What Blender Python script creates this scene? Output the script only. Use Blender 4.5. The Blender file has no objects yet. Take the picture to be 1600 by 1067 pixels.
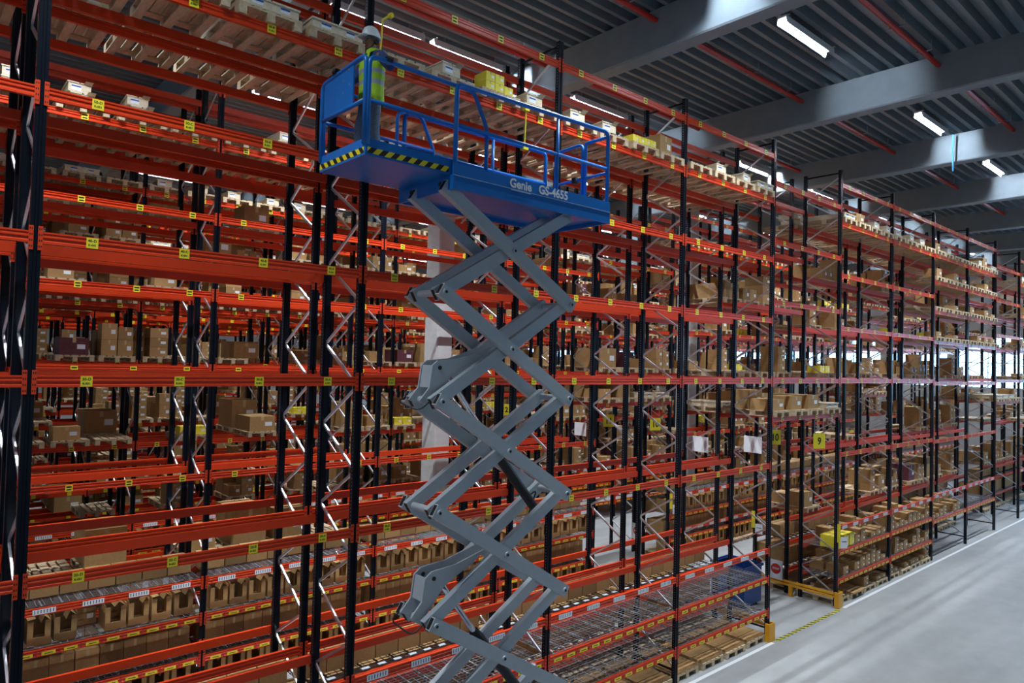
import bpy, math, random
from mathutils import Vector, Matrix
random.seed(7)
C = bpy.context.scene.collection
sc = bpy.context.scene
PI = math.pi

# ------------------------------------------------------------------ materials
def mat(name, col, rough=.5, metal=0., emit=0., ecol=None, spec=None):
    m = bpy.data.materials.new(name); m.use_nodes = True
    b = m.node_tree.nodes['Principled BSDF']
    b.inputs['Base Color'].default_value = (*col, 1)
    b.inputs['Roughness'].default_value = rough
    b.inputs['Metallic'].default_value = metal
    if spec is not None: b.inputs['Specular IOR Level'].default_value = spec
    if emit:
        b.inputs['Emission Color'].default_value = (*(ecol or col), 1)
        b.inputs['Emission Strength'].default_value = emit
    return m
def N(m, t, **kw):
    n = m.node_tree.nodes.new(t)
    for k, v in kw.items(): setattr(n, k, v)
    return n
def L(m, a, b): m.node_tree.links.new(a, b)
def bsdf(m): return m.node_tree.nodes['Principled BSDF']
def ramp(m, fac, stops):
    r = N(m, 'ShaderNodeValToRGB'); e = r.color_ramp.elements
    while len(e) < len(stops): e.new(.5)
    for el, (p, c) in zip(e, stops): el.position = p; el.color = (*c, 1)
    L(m, fac, r.inputs[0]); return r.outputs[0]
def mth(m, op, a, b=None):
    n = N(m, 'ShaderNodeMath', operation=op)
    for i, v in enumerate((a, b)):
        if v is None: continue
        if isinstance(v, (int, float)): n.inputs[i].default_value = v
        else: L(m, v, n.inputs[i])
    return n.outputs[0]
def noisy(name, c1, c2, rough=.5, scale=(3, 3, 3), metal=0., rand=0., bump=0., detail=4, coord='Object'):
    m = mat(name, c1, rough, metal)
    tc = N(m, 'ShaderNodeTexCoord'); mp = N(m, 'ShaderNodeMapping'); mp.inputs['Scale'].default_value = scale
    L(m, tc.outputs[coord], mp.inputs[0])
    nz = N(m, 'ShaderNodeTexNoise'); nz.inputs['Detail'].default_value = detail; L(m, mp.outputs[0], nz.inputs['Vector'])
    c = ramp(m, nz.outputs['Fac'], [(.3, c1), (.7, c2)])
    if rand:
        oi = N(m, 'ShaderNodeObjectInfo'); hv = N(m, 'ShaderNodeHueSaturation')
        v = mth(m, 'ADD', mth(m, 'MULTIPLY', oi.outputs['Random'], rand), 1 - rand / 2)
        L(m, v, hv.inputs['Value']); L(m, c, hv.inputs['Color']); c = hv.outputs[0]
    L(m, c, bsdf(m).inputs['Base Color'])
    if bump:
        bp = N(m, 'ShaderNodeBump'); bp.inputs['Strength'].default_value = bump
        L(m, nz.outputs['Fac'], bp.inputs['Height']); L(m, bp.outputs[0], bsdf(m).inputs['Normal'])
    return m

M = {}
M['orange'] = mat('orange_powder_coat', (.60, .042, .007), .38)
bsdf(M['orange']).inputs['Specular IOR Level'].default_value = .35
M['post'] = mat('navy_post_paint', (.003, .005, .010), .34, spec=.16)
def lit_hole_dots(m):  # pale dots paint the light seen through the post perforations
    tc = N(m, 'ShaderNodeTexCoord'); sx = N(m, 'ShaderNodeSeparateXYZ'); L(m, tc.outputs['Object'], sx.inputs[0])
    nn = N(m, 'ShaderNodeSeparateXYZ'); L(m, tc.outputs['Normal'], nn.inputs[0])
    side = mth(m, 'GREATER_THAN', mth(m, 'ABSOLUTE', nn.outputs[0]), .5)
    fz = mth(m, 'MULTIPLY', mth(m, 'SUBTRACT', mth(m, 'FRACT', mth(m, 'MULTIPLY', sx.outputs[2], 20.)), .5), .05)
    dx = mth(m, 'SUBTRACT', mth(m, 'ABSOLUTE', sx.outputs[0]), .022)
    dy = mth(m, 'SUBTRACT', sx.outputs[1], .04)
    d = mth(m, 'ADD', mth(m, 'MULTIPLY', dy, side), mth(m, 'MULTIPLY', mth(m, 'SUBTRACT', 1., side), 1.))
    r = mth(m, 'SQRT', mth(m, 'ADD', mth(m, 'MULTIPLY', d, d), mth(m, 'MULTIPLY', fz, fz)))
    k = mth(m, 'LESS_THAN', r, .0055)
    mx = N(m, 'ShaderNodeMix', data_type='RGBA'); mx.inputs[6].default_value = (.003, .005, .010, 1); mx.inputs[7].default_value = (.45, .46, .48, 1)
    L(m, k, mx.inputs[0]); L(m, mx.outputs[2], bsdf(m).inputs['Base Color'])
lit_hole_dots(M['post'])
M['hole'] = mat('dark_hole', (.02, .004, .002), .8)
M['galv'] = mat('galvanised_steel', (.62, .62, .66), .34, .9)
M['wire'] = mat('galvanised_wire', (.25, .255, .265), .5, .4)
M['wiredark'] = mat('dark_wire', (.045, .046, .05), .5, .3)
M['wood'] = noisy('pallet_wood', (.46, .34, .20), (.60, .47, .31), .75, (6, 1.2, 6), rand=.25)
M['pine'] = noisy('pale_pine', (.62, .52, .36), (.74, .64, .47), .7, (6, 2, 6), rand=.12)
M['card'] = noisy('brown_cardboard', (.36, .205, .075), (.42, .245, .095), .8, (2, 2, 2), rand=.6)
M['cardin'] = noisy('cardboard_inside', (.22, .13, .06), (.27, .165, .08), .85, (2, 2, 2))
M['tape'] = mat('packing_tape', (.50, .36, .19), .35)
M['yellow'] = noisy('yellow_carton', (.80, .66, .03), (.86, .72, .05), .5, (2, 2, 2))
M['maroon'] = noisy('maroon_carton', (.09, .02, .035), (.13, .03, .045), .6, (2, 2, 2))
M['paper'] = mat('white_paper', (.82, .84, .88), .6)
M['ink'] = mat('black_ink', (.012, .012, .012), .6)
M['bluei'] = mat('blue_ink', (.02, .07, .30), .6)
M['label'] = mat('yellow_label', (.78, .66, .02), .45)
M['red'] = mat('red_print', (.55, .02, .015), .5)
M['lift'] = noisy('blue_lift_paint', (.003, .155, .53), (.004, .165, .56), .33, (1, 1, 1))
M['arm'] = noisy('grey_arm_paint', (.42, .475, .52), (.45, .505, .55), .42, (2, 2, 2))
M['dark'] = mat('black_rubber', (.008, .008, .009), .55)
M['chrome'] = mat('chromed_rod', (.75, .76, .78), .15, 1.)
M['guard'] = mat('amber_guard_paint', (.72, .33, .01), .4)
M['binblue'] = mat('blue_bin_plastic', (.008, .05, .22), .45)
M['skin'] = mat('skin', (.30, .15, .09), .55)
M['vest'] = noisy('hi_vis_fabric', (.42, .72, .02), (.50, .80, .04), .7, (14, 14, 14), bump=.3)
M['reflect'] = mat('reflective_band', (.42, .45, .50), .4)
M['shirt'] = noisy('navy_shirt', (.020, .045, .14), (.035, .07, .2), .8, (12, 12, 12), bump=.3)
M['trouser'] = noisy('grey_trousers', (.12, .16, .21), (.22, .27, .33), .85, (10, 10, 10), bump=.4)
M['helmet'] = mat('white_helmet', (.78, .82, .84), .3)
M['conc'] = noisy('precast_concrete', (.19, .24, .28), (.22, .27, .31), .75, (.5, .5, .5))
M['column'] = noisy('column_concrete', (.42, .42, .425), (.50, .50, .50), .8, (.8, .8, 1.5))
M['deckm'] = noisy('roof_sheet', (.17, .225, .27), (.20, .255, .30), .42, (.4, .4, .4), metal=.3)
M['pipe'] = mat('red_sprinkler_pipe', (.42, .02, .012), .4)
M['wallm'] = noisy('wall_panel', (.50, .52, .54), (.56, .58, .60), .7, (.3, .3, .3))
M['white'] = mat('white_enamel', (.80, .82, .84), .4)
M['lamp'] = mat('lamp_tube', (.9, .95, 1.), .4, 0, 45., (.70, .84, 1.))
M['lampend'] = mat('added_lamp_end_glow', (.9, .95, 1.), .4, 0, 5000., (.80, .90, 1.))  # extra glow added at the tube ends to throw patches on roof beams
M['pane'] = mat('daylight_pane', (.6, .75, .95), .2, 0, 9., (.30, .62, 1.))
def floor_mat():
    m = mat('concrete_floor', (.4, .41, .42), .42)
    tc = N(m, 'ShaderNodeTexCoord'); cols = []
    for s, d in (((.10, .55, 1), 5), ((.9, 1.6, 1), 8)):
        mp = N(m, 'ShaderNodeMapping'); mp.inputs['Scale'].default_value = s; L(m, tc.outputs['Object'], mp.inputs[0])
        nz = N(m, 'ShaderNodeTexNoise'); nz.inputs['Detail'].default_value = d; nz.inputs['Scale'].default_value = 1.6; L(m, mp.outputs[0], nz.inputs['Vector']); cols.append(nz.outputs['Fac'])
    f = mth(m, 'ADD', mth(m, 'MULTIPLY', cols[0], .65), mth(m, 'MULTIPLY', cols[1], .35))
    L(m, ramp(m, f, [(.32, (.26, .268, .272)), (.5, (.32, .328, .332)), (.68, (.385, .392, .396))]), bsdf(m).inputs['Base Color'])
    L(m, mth(m, 'ADD', mth(m, 'MULTIPLY', f, .08), .56), bsdf(m).inputs['Roughness'])
    return m
M['floor'] = floor_mat()
def stripes(name, period, ca, cb, axes=(1, 0, 0)):
    m = mat(name, ca, .5); tc = N(m, 'ShaderNodeTexCoord'); sx = N(m, 'ShaderNodeSeparateXYZ'); L(m, tc.outputs['Object'], sx.inputs[0])
    v = mth(m, 'ADD', mth(m, 'ADD', mth(m, 'MULTIPLY', sx.outputs[0], axes[0]), mth(m, 'MULTIPLY', sx.outputs[1], axes[1])), mth(m, 'MULTIPLY', sx.outputs[2], axes[2]))
    k = mth(m, 'GREATER_THAN', mth(m, 'FRACT', mth(m, 'DIVIDE', v, period)), .5)
    mx = N(m, 'ShaderNodeMix', data_type='RGBA'); mx.inputs[6].default_value = (*ca, 1); mx.inputs[7].default_value = (*cb, 1)
    L(m, k, mx.inputs[0]); L(m, mx.outputs[2], bsdf(m).inputs['Base Color']); return m
M['hazard'] = stripes('hazard_stripes', .155, (.80, .68, .02), (.012, .012, .012), (1, 1, -.9))
M['tapehaz'] = stripes('hazard_floor_tape', .2, (.70, .62, .05), (.03, .03, .03), (1, 1, 0))

# ------------------------------------------------------------------ mesh builder
class MB:
    def __init__(s): s.v = []; s.f = []; s.m = []; s.mats = []
    def mi(s, m):
        if m not in s.mats: s.mats.append(m)
        return s.mats.index(m)
    def add(s, vs, fs, m):
        o = len(s.v); s.v += [tuple(x) for x in vs]; i = s.mi(m)
        for f in fs: s.f.append(tuple(o + k for k in f)); s.m.append(i)
        return s
    def box(s, a, b, m, R=None, c=None):
        (x0, y0, z0), (x1, y1, z1) = a, b
        vs = [(x, y, z) for z in (z0, z1) for y in (y0, y1) for x in (x0, x1)]
        if R: vs = [tuple(R @ Vector(v) + (c or Vector())) for v in vs]
        return s.add(vs, [(0, 2, 3, 1), (4, 5, 7, 6), (0, 1, 5, 4), (2, 6, 7, 3), (0, 4, 6, 2), (1, 3, 7, 5)], m)
    def cbox(s, c, d, m): return s.box([c[i] - d[i] / 2 for i in range(3)], [c[i] + d[i] / 2 for i in range(3)], m)
    def bar(s, p, q, w, d, m, up=(0, 1, 0)):
        p, q = Vector(p), Vector(q); t = (q - p); l = t.length; t /= l
        u = Vector(up); n = t.cross(u).normalized(); u = n.cross(t)
        R = Matrix((t, u, n)).transposed()
        return s.box((0, -d / 2, -w / 2), (l, d / 2, w / 2), m, R, p)
    def prism(s, poly, a, b, m, axis='y'):
        n = len(poly)
        def P(u, v, w): return {'y': (u, w, v), 'x': (w, u, v), 'z': (u, v, w)}[axis]
        vs = [P(u, v, a) for u, v in poly] + [P(u, v, b) for u, v in poly]
        return s.add(vs, [tuple(range(n))[::-1], tuple(range(n, 2 * n))] + [(i, (i + 1) % n, n + (i + 1) % n, n + i) for i in range(n)], m)
    def tube(s, pts, r, m, n=8, caps=True):
        pts = [Vector(p) for p in pts]; rs = r if isinstance(r, (list, tuple)) else [r] * len(pts)
        rings = []; prev = None
        for i, p in enumerate(pts):
            t = (pts[min(i + 1, len(pts) - 1)] - pts[max(i - 1, 0)]).normalized()
            a = prev if prev else (Vector((0, 0, 1)) if abs(t.z) < .9 else Vector((1, 0, 0)))
            u = (a - t * a.dot(t)).normalized(); prev = u; w = t.cross(u)
            rr = rs[i] if isinstance(rs[i], (list, tuple)) else (rs[i], rs[i])
            rings.append([p + u * math.cos(2 * PI * k / n) * rr[0] + w * math.sin(2 * PI * k / n) * rr[1] for k in range(n)])
        vs = [v for g in rings for v in g]; fs = []
        for i in range(len(rings) - 1):
            for k in range(n): fs.append((i * n + k, i * n + (k + 1) % n, (i + 1) * n + (k + 1) % n, (i + 1) * n + k))
        if caps: fs += [tuple(range(n))[::-1], tuple(range((len(rings) - 1) * n, len(rings) * n))]
        return s.add(vs, fs, m)
    def lathe(s, prof, m, n=20, c=(0, 0, 0), sx=1, sy=1):
        vs = [(c[0] + r * math.cos(2 * PI * k / n) * sx, c[1] + r * math.sin(2 * PI * k / n) * sy, c[2] + z) for r, z in prof for k in range(n)]
        fs = [(i * n + k, i * n + (k + 1) % n, (i + 1) * n + (k + 1) % n, (i + 1) * n + k) for i in range(len(prof) - 1) for k in range(n)]
        return s.add(vs, fs, m)
    def merge(s, me, T):
        o = len(s.v)
        s.v += [tuple(T @ v.co) for v in me.vertices]
        mm = [s.mi(x) for x in me.materials]
        for p in me.polygons: s.f.append(tuple(o + k for k in p.vertices)); s.m.append(mm[p.material_index])
        return s
    def mesh(s, name, smooth=False):
        me = bpy.data.meshes.new(name); me.from_pydata(s.v, [], s.f)
        for m in s.mats: me.materials.append(m)
        me.polygons.foreach_set('material_index', s.m)
        if smooth: me.polygons.foreach_set('use_smooth', [True] * len(s.f))
        me.update(); return me
def obj(name, me, parent=None, loc=(0, 0, 0), rz=0, smooth=False, scale=None):
    if isinstance(me, MB): me = me.mesh(name, smooth)
    o = bpy.data.objects.new(name, me); C.objects.link(o); o.location = loc
    if rz: o.rotation_euler = (0, 0, rz)
    if scale: o.scale = scale
    if parent: o.parent = parent
    return o
def tag(o, label, cat, group=None, kind=None):
    o['label'] = label; o['category'] = cat
    if group: o['group'] = group
    if kind: o['kind'] = kind
    return o
def thing(name, label, cat, loc=(0, 0, 0), rz=0, group=None):
    o = bpy.data.objects.new(name, None); C.objects.link(o); o.location = loc; o.rotation_euler = (0, 0, rz); o.empty_display_size = .1
    return tag(o, label, cat, group)
def struct(name, mb):
    o = obj(name, mb); o['kind'] = 'structure'; return o
_tc = {}
def text(body, size, bold=0., sx=1.):
    k = (body, size, bold, sx)
    if k not in _tc:
        cu = bpy.data.curves.new('t', 'FONT'); cu.body = body; cu.size = size; cu.offset = bold; cu.align_x = 'CENTER'; cu.align_y = 'CENTER'; cu.resolution_u = 3
        o = bpy.data.objects.new('t', cu); C.objects.link(o); bpy.context.view_layer.update()
        me = bpy.data.meshes.new_from_object(o.evaluated_get(bpy.context.evaluated_depsgraph_get()))
        vs = [(v.co.x * sx, v.co.y) for v in me.vertices]; fs = [tuple(p.vertices) for p in me.polygons]
        bpy.data.objects.remove(o); bpy.data.curves.remove(cu); bpy.data.meshes.remove(me)
        _tc[k] = (vs, fs)
    return _tc[k]
def put_text(mb, body, size, m, c, face='-y', bold=0., sx=1.):
    vs, fs = text(body, size, bold, sx)
    F = {'-y': lambda u, v: (c[0] + u, c[1], c[2] + v), '-x': lambda u, v: (c[0], c[1] - u, c[2] + v)}[face]
    return mb.add([F(*p) for p in vs], fs, m)
ORD = 'first second third fourth fifth sixth seventh eighth ninth tenth eleventh twelfth thirteenth fourteenth fifteenth sixteenth'.split()

# ------------------------------------------------------------------ camera (place: on the far side of the aisle)
CAM = Vector((0, -8.486, 6.52)); YAW, PIT, ROL, FOC = [math.radians(41.4534), math.radians(1.587), math.radians(1.4622), 1091.87]
fw = Vector((math.sin(YAW) * math.cos(PIT), math.cos(YAW) * math.cos(PIT), math.sin(PIT)))
r0 = Vector((math.cos(YAW), -math.sin(YAW), 0)); u0 = r0.cross(fw)
rt = r0 * math.cos(ROL) + u0 * math.sin(ROL); up = u0 * math.cos(ROL) - r0 * math.sin(ROL)
cd = bpy.data.cameras.new('camera'); cam = bpy.data.objects.new('camera', cd); C.objects.link(cam)
cd.sensor_width = 36; cd.lens = 36 * FOC / 1600; cd.clip_end = 300
cam.matrix_world = Matrix(((rt.x, up.x, -fw.x, CAM.x), (rt.y, up.y, -fw.y, CAM.y), (rt.z, up.z, -fw.z, CAM.z), (0, 0, 0, 1)))
sc.camera = cam
def in_view(p, mg=120):
    q = Vector(p) - CAM; z = q.dot(fw)
    if z < .5: return False
    x = 800 + FOC * q.dot(rt) / z; y = 533.5 - FOC * q.dot(up) / z
    return -mg < x < 1600 + mg and -mg < y < 1067 + mg

# ------------------------------------------------------------------ the hall
X0, X1, Y0, Y1 = -14., 50., -26., 46.
struct('floor', MB().box((X0, Y0, -.2), (X1, Y1, 0), M['floor']))
mb = MB(); n = int((Y1 - Y0) / .315); zl, zh = 13.42, 13.59
for i in range(n):
    y = Y0 + i * .315
    prof = [(y, zl), (y + .09, zl), (y + .135, zh), (y + .27, zh), (y + .315, zl)]
    for (a, za), (b, zb) in zip(prof, prof[1:]): mb.add([(X0, a, za), (X1, a, za), (X1, b, zb), (X0, b, zb)], [(0, 3, 2, 1)], M['deckm'])
mb.box((X0, Y0, 13.6), (X1, Y1, 13.7), M['deckm'])
struct('ceiling', mb)
BX = [11.04 + 5.97 * k for k in range(-4, 7)]
for x in BX:
    p = [(x - .195, 12.6), (x + .195, 12.6), (x + .195, 13.415), (x - .195, 13.415)]
    b = MB().prism([(x - .195, 12.63), (x - .17, 12.6), (x + .17, 12.6), (x + .195, 12.63), (x + .195, 13.415), (x - .195, 13.415)], Y0, Y1, M['conc'])
    struct('roof_beam', b)
for (x, y) in ((11.17, 7.23), (22.88, 7.25)):
    b = MB().prism([(x - .25, y - .3), (x - .22, y - .33), (x + .22, y - .33), (x + .25, y - .3), (x + .25, y + .27), (x - .25, y + .27)], 0, 12.6, M['column'], 'z')
    struct('concrete_column', b)
struct('wall_back', MB().box((X0, Y1, 0), (X1, Y1 + .2, 13.6), M['wallm']))
wl = MB()
wl.box((X1, Y0, 0), (X1 + .2, Y1, 5.6), M['wallm']); wl.box((X1, Y0, 8.7), (X1 + .2, Y1, 13.6), M['wallm'])
y = Y0; ys = []
while y < Y1 - .01:
    wl.box((X1, y, 5.6), (X1 + .2, y + .4, 8.7), M['wallm']); ys.append((y + .4, min(y + 4.0, Y1))); y += 4.0
struct('wall_right', wl)
for i, (a, b) in enumerate(ys):
    w = struct('window_%d' % (i + 1), MB().box((X1 + .09, a, 5.6), (X1 + .11, b, 8.7), M['pane']))
    fr = MB()
    for yy in (a, (a + b) / 2, b - .06): fr.box((X1 + .04, yy, 5.6), (X1 + .085, yy + .06, 8.7), M['white'])
    for zz in (5.6, 7.1, 8.64): fr.box((X1 + .045, a, zz), (X1 + .08, b, zz + .06), M['white'])
    obj('window_frame', fr, w)
for a, b in ((-6., 15.86), (19.72, X1 - .1)):
    struct('floor_marking', MB().box((a, -.19, .0), (b, -.10, .004), M['white']))
tag(obj('hazard_tape', MB().box((-1.75, -.045, 0), (1.75, .045, .005), M['tapehaz']), None, (17.77, -.14, 0)),
    'yellow and black hazard tape across the tunnel mouth on the floor', 'floor tape')
# sprinkler pipes with hangers
for k, y in enumerate((-3.25, -.2, 2.8, 5.8, 8.8, 11.8)):
    t = thing('sprinkler_pipe', 'red sprinkler pipe under the roof, %s pipe back from the near aisle' % ORD[k], 'pipe', (0, y, 13.2), 0, 'sprinkler pipes')
    obj('pipe_run', MB().tube([(X0, 0, 0), (X1, 0, 0)], .052, M['pipe'], 10), t)
    for x in BX:
        for dx in (1.2, 3.4, 4.9):
            if x + dx < X1 and x > 4: obj('pipe_hanger', MB().bar((x + dx, -.16, .02), (x + dx, .16, .02), .02, .02, M['galv'], (0, 0, 1)).box((x + dx - .006, -.15, .02), (x + dx + .006, -.138, .22), M['galv']).box((x + dx - .006, .138, .02), (x + dx + .006, .15, .22), M['galv']), t)
# ceiling lights
hm = MB()
hm.box((-1.03, -.085, .02), (1.03, .085, .06), M['white'])
for s in (-1, 1): hm.prism([(s * .085, .06), (s * .10, -.085), (s * .093, -.085), (s * .077, .02)], -1.03, 1.03, M['white'], 'x')
for s in (-1, 1): hm.box((s * .98 - .012, -.125, .061), (s * .98 + .012, .125, .08), M['galv']); hm.box((s * .7 - .006, -.004, .06), (s * .7 + .006, .004, .33), M['galv'])
hm = hm.mesh('housing'); dm = MB().box((-.84, -.026, -.045), (.84, .026, .018), M['lamp']).box((-.845, -.024, -.04), (-.8405, .024, .015), M['lampend']).box((.8405, -.024, -.04), (.845, .024, .015), M['lampend']).mesh('lamp_tube')
AL = bpy.data.lights.new('lamp', 'AREA'); AL.shape = 'RECTANGLE'; AL.size = 1.66; AL.size_y = .05; AL.energy = 215; AL.color = (.86, .94, 1.); AL.spread = math.radians(100)
AISLES = [-1.9, 3.67, 9.1, 14.6, 20.0, 25.4, 31., 36.5]
nl = 0
for k, y in enumerate(AISLES):
    xs = [.3, 8.95, 13.54, 20.7, 26.6, 32.6, 38.6, 44.4] if k == 0 else [1.5, 7.0, 9.3, 13.6, 21.4, 26.4, 32.4, 38.4, 44.3] if k == 1 else [7.6, 14., 20., 26., 32., 38., 44.]  # leftmost light in the two near aisles: unseen, added to light left racks
    for j, x in enumerate(xs):
        t = thing('ceiling_light', 'white batten ceiling light, %s along aisle, %s aisle back' % (ORD[j], ORD[k]), 'ceiling light', (x, y, 13.2), 0, 'roof batten lights')
        obj('housing', hm, t); obj('lamp_tube', dm, t)
        lo = bpy.data.objects.new('lamp', AL); C.objects.link(lo); lo.parent = t; lo.location = (0, 0, -.05)
t = obj('hanging_strap', MB().tube([(0, 0, 0), (.01, .02, -.5), (0, 0, -1.05)], .022, mat('blue_strap', (.06, .35, .75), .5), 6), None, (22.43, -1.9, 13.3))
tag(t, 'bright blue strap hanging below the far roof beam', 'strap')

# ------------------------------------------------------------------ rack parts
PITCH, XF, PER = 3.72, 1.03, 5.45
def rowY(r): return (r // 2) * PER + (1.42 if r % 2 else 0) + (.05 if r >= 2 else 0)
def rowX(r): return XF - (.12 if r >= 2 else 0)
TUN = (4, 9)
def levels(r, b):
    if b in TUN: return [11.02, 9.59, 8.11, 6.19, 5.26]
    if r == 0 and b > 9: return [10.57, 9.13, 7.65, 6.19, 4.15, 2.13]
    if r == 0 and b in (7, 8): return [10.58, 9.66, 8.6, 7.55, 6.1, 4.08, 2.17, 1.3]
    if r in (2, 4) and b < 9: return [10.57, 9.13, 7.65, 6.19, 4.15, 2.13, 1.44, .93, .66]
    return [10.57, 9.13, 7.65, 6.19, 4.15, 2.13, 1.44, .66]
PH = 12.08
def post_mesh(simple=False):
    b = MB()
    if simple: return b.box((-.05, 0, 0), (.05, .08, PH), M['post'])
    p = [(-.05, 0), (-.018, 0), (-.013, .012), (.013, .012), (.018, 0), (.05, 0), (.05, .08), (.032, .08), (.032, .09), (-.032, .09), (-.032, .08), (-.05, .08)]
    b.prism(p, 0, PH, M['post'], 'z'); return b
PM = post_mesh().mesh('post'); FPM = MB().box((-.055, -.02, 0), (.055, .12, .012), M['galv']).mesh('foot_plate')
def brace_pts():
    z = .35; out = []; s = 0
    while z + .58 < PH - .1:
        out.append((s, z)); z += .578; s ^= 1
    return out
BZ = brace_pts()
def brace_mb(s, z0=0., b=None):
    b = b or MB(); y0, y1 = (.07, 1.01) if s == 0 else (1.01, .07)
    return b.bar((0, y0, z0), (0, y1, z0 + .56), .036, .026, M['galv'], (1, 0, 0))
BRM = [brace_mb(0).mesh('brace'), brace_mb(1).mesh('brace')]
HBM = MB().box((-.014, .07, -.02), (.014, 1.01, .02), M['post']).mesh('tie_bar')
bb = MB()
for s, z in BZ: brace_mb(s, z, bb)
BRALL = bb.mesh('bracing')
def beam_mb(strip=False, simple=False, b=None, T=None):
    b = b or MB(); m = M['orange']
    if simple: b.box((.062, -.004, -.06), (PITCH - .062, .045, .06), m)
    else:
        p = [(-.005, -.06), (-.005, -.036), (.004, -.030), (.004, -.004), (-.005, .002), (-.005, .018), (.004, .024), (.004, .038), (-.005, .044), (-.005, .06), (.045, .06), (.045, -.06)]
        b.prism(p, .062, PITCH - .062, m, 'x')
    for x0, x1 in ((.019, .062), (PITCH - .062, PITCH - .019)):
        b.box((x0, -.011, -.13), (x1, -.002, .115), m)
        if not simple:
            xi = (x0 + x1) / 2
            for k in range(4):
                for e in (-.009, .009): b.box((xi + e - .005, -.0118, -.105 + k * .06), (xi + e + .005, -.0112, -.085 + k * .06), M['hole'])
    return b
BEAM = beam_mb().mesh('beam')
STRIP = MB()
for k in range(11):
    x = .16 + k * .322
    STRIP.box((x, -.0085, -.045), (x + .20, -.006, .012), M['label']); STRIP.box((x + .04, -.0092, -.025), (x + .16, -.0086, -.012), M['ink'])
    STRIP.box((x + .235, -.0085, -.05), (x + .262, -.006, .03), M['red'])
STRIP = STRIP.mesh('label_strip')
def barcode():
    b = MB().box((-.165, -.0085, -.042), (.165, -.006, .042), M['paper'])
    for k in range(7): b.box((-.14 + k * .044, -.0092, -.026), (-.128 + k * .044, -.0086, .03), M['ink'])
    return b.mesh('barcode_label')
BARC = barcode()
_lm = {}
def label_mesh(lev, let):
    k = (lev, let)
    if k not in _lm:
        b = MB().box((-.055, -.0085, -.055), (.055, -.006, .055), M['label'])
        if let:
            put_text(b, '%d-%s' % (lev, let), .040, M['ink'], (0, -.0092, .022), bold=.0012); put_text(b, 'K-0%d' % (lev + 1), .030, M['ink'], (0, -.0092, -.024), bold=.0012)
        else:
            b.box((-.04, -.0092, .01), (.04, -.0086, .034), M['ink']); b.box((-.036, -.0092, -.036), (.036, -.0086, -.014), M['ink'])
        _lm[k] = b.mesh('label_plate')
    return _lm[k]
LX = (.5, 1.42, 2.34, 3.25)
def label_code(z):
    for v, c in ((10.57, 60), (9.13, 50), (7.65, 40), (6.19, 30), (4.15, 20)):
        if abs(z - v) < .12: return c
    return 0
ROWN = ['front row', 'second row'] + [o + ' row' for o in ORD[2:]]
# merged far bays
def far_bay(r, b):
    m = MB()
    for yy, fl in ((0, 1), (1.08, -1)):
        m.box((-.05, min(yy, yy - fl * -.08), 0), (.05, max(yy, yy + fl * .08), PH), M['post'])
    m.merge(BRALL, Matrix())
    for z in levels(r, b) + ([] if b in TUN else [11.66]):
        for yy, mir in ((0, 0), (1.08, 1)):
            T = Matrix.Translation((0, yy, z)) @ (Matrix.Scale(-1, 4, (0, 1, 0)) if mir else Matrix())
            m.merge(SIMB, T)
            if r % 2 == 0 and not mir:
                for lx in LX: m.box((lx - .055, -.012, z - .05), (lx + .055, -.006, z + .05), M['label'])
    return m.mesh('pallet_rack_bay')
SIMB = beam_mb(simple=True).mesh('beam')
REAR = beam_mb().mesh('beam')
for v in REAR.vertices: v.co = (PITCH - v.co.x, -v.co.y, v.co.z)
REAR.update()
FAR = {}
NR, BMIN, BMAX = 14, -1, 12
SKIP = {(3, 2), (3, 5)}
bays = []
for r in range(NR):
    for b in range(BMIN, BMAX + 1):
        x, y = rowX(r) + PITCH * b, rowY(r)
        if x + PITCH > X1 - .3: continue
        if not any(in_view((x + dx, y, z), 60) for dx in (0, 1.8, PITCH) for z in (1, 4, 6.5, 9, 12)): continue
        if (r, b) not in SKIP: bays.append((r, b))
        lab = 'orange and navy %s, %s column, %s' % ('rack bay over the tunnel' if b in TUN else 'pallet rack bay', ORD[b + 1], ROWN[r])
        if (r, b) in SKIP: lab = 'navy rack frame without shelves beside concrete column, %s column, %s' % (ORD[b + 1], ROWN[r])
        if r >= 6:
            k = (r % 2, b in TUN)
            if k not in FAR: FAR[k] = far_bay(r, b)
            tag(obj('pallet_rack_bay', FAR[k], None, (x, y, 0)), lab, 'rack', 'pallet rack bays'); continue
        t = thing('pallet_rack_bay', lab, 'rack', (x, y, 0), 0, 'pallet rack bays')
        for yy, rz in ((0, 0), (1.08, PI)):
            p = obj('post', PM, t, (0, yy, 0), rz); obj('foot_plate', FPM, p)
        if r < 2:
            for s, z in BZ: obj('brace', BRM[s], t, (0, 0, z))
            obj('tie_bar', HBM, t, (0, 0, 12.0)); obj('tie_bar', HBM, t, (0, 0, .28))
        else: obj('bracing', BRALL, t)
        for z in [] if (r, b) in SKIP else levels(r, b) + ([] if b in TUN else [11.66]):
            bm = obj('beam', BEAM, t, (0, 0, z)); obj('beam', REAR, t, (0, 1.08, z))
            if r % 2 == 0:
                if z < 1.6 and z != .93: obj('label_strip', STRIP, bm)
                elif z < 2.5:
                    for lx in (.42, 1.14, 1.86, 2.58, 3.3): obj('barcode_label', BARC, bm, (lx, 0, 0))
                else:
                    for lx, let in zip(LX, 'DCBA'):
                        cde = label_code(z)
                        obj('label_plate', label_mesh(cde, let if r == 0 and b < 4 and cde else ''), bm, (lx, 0, 0))

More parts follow.
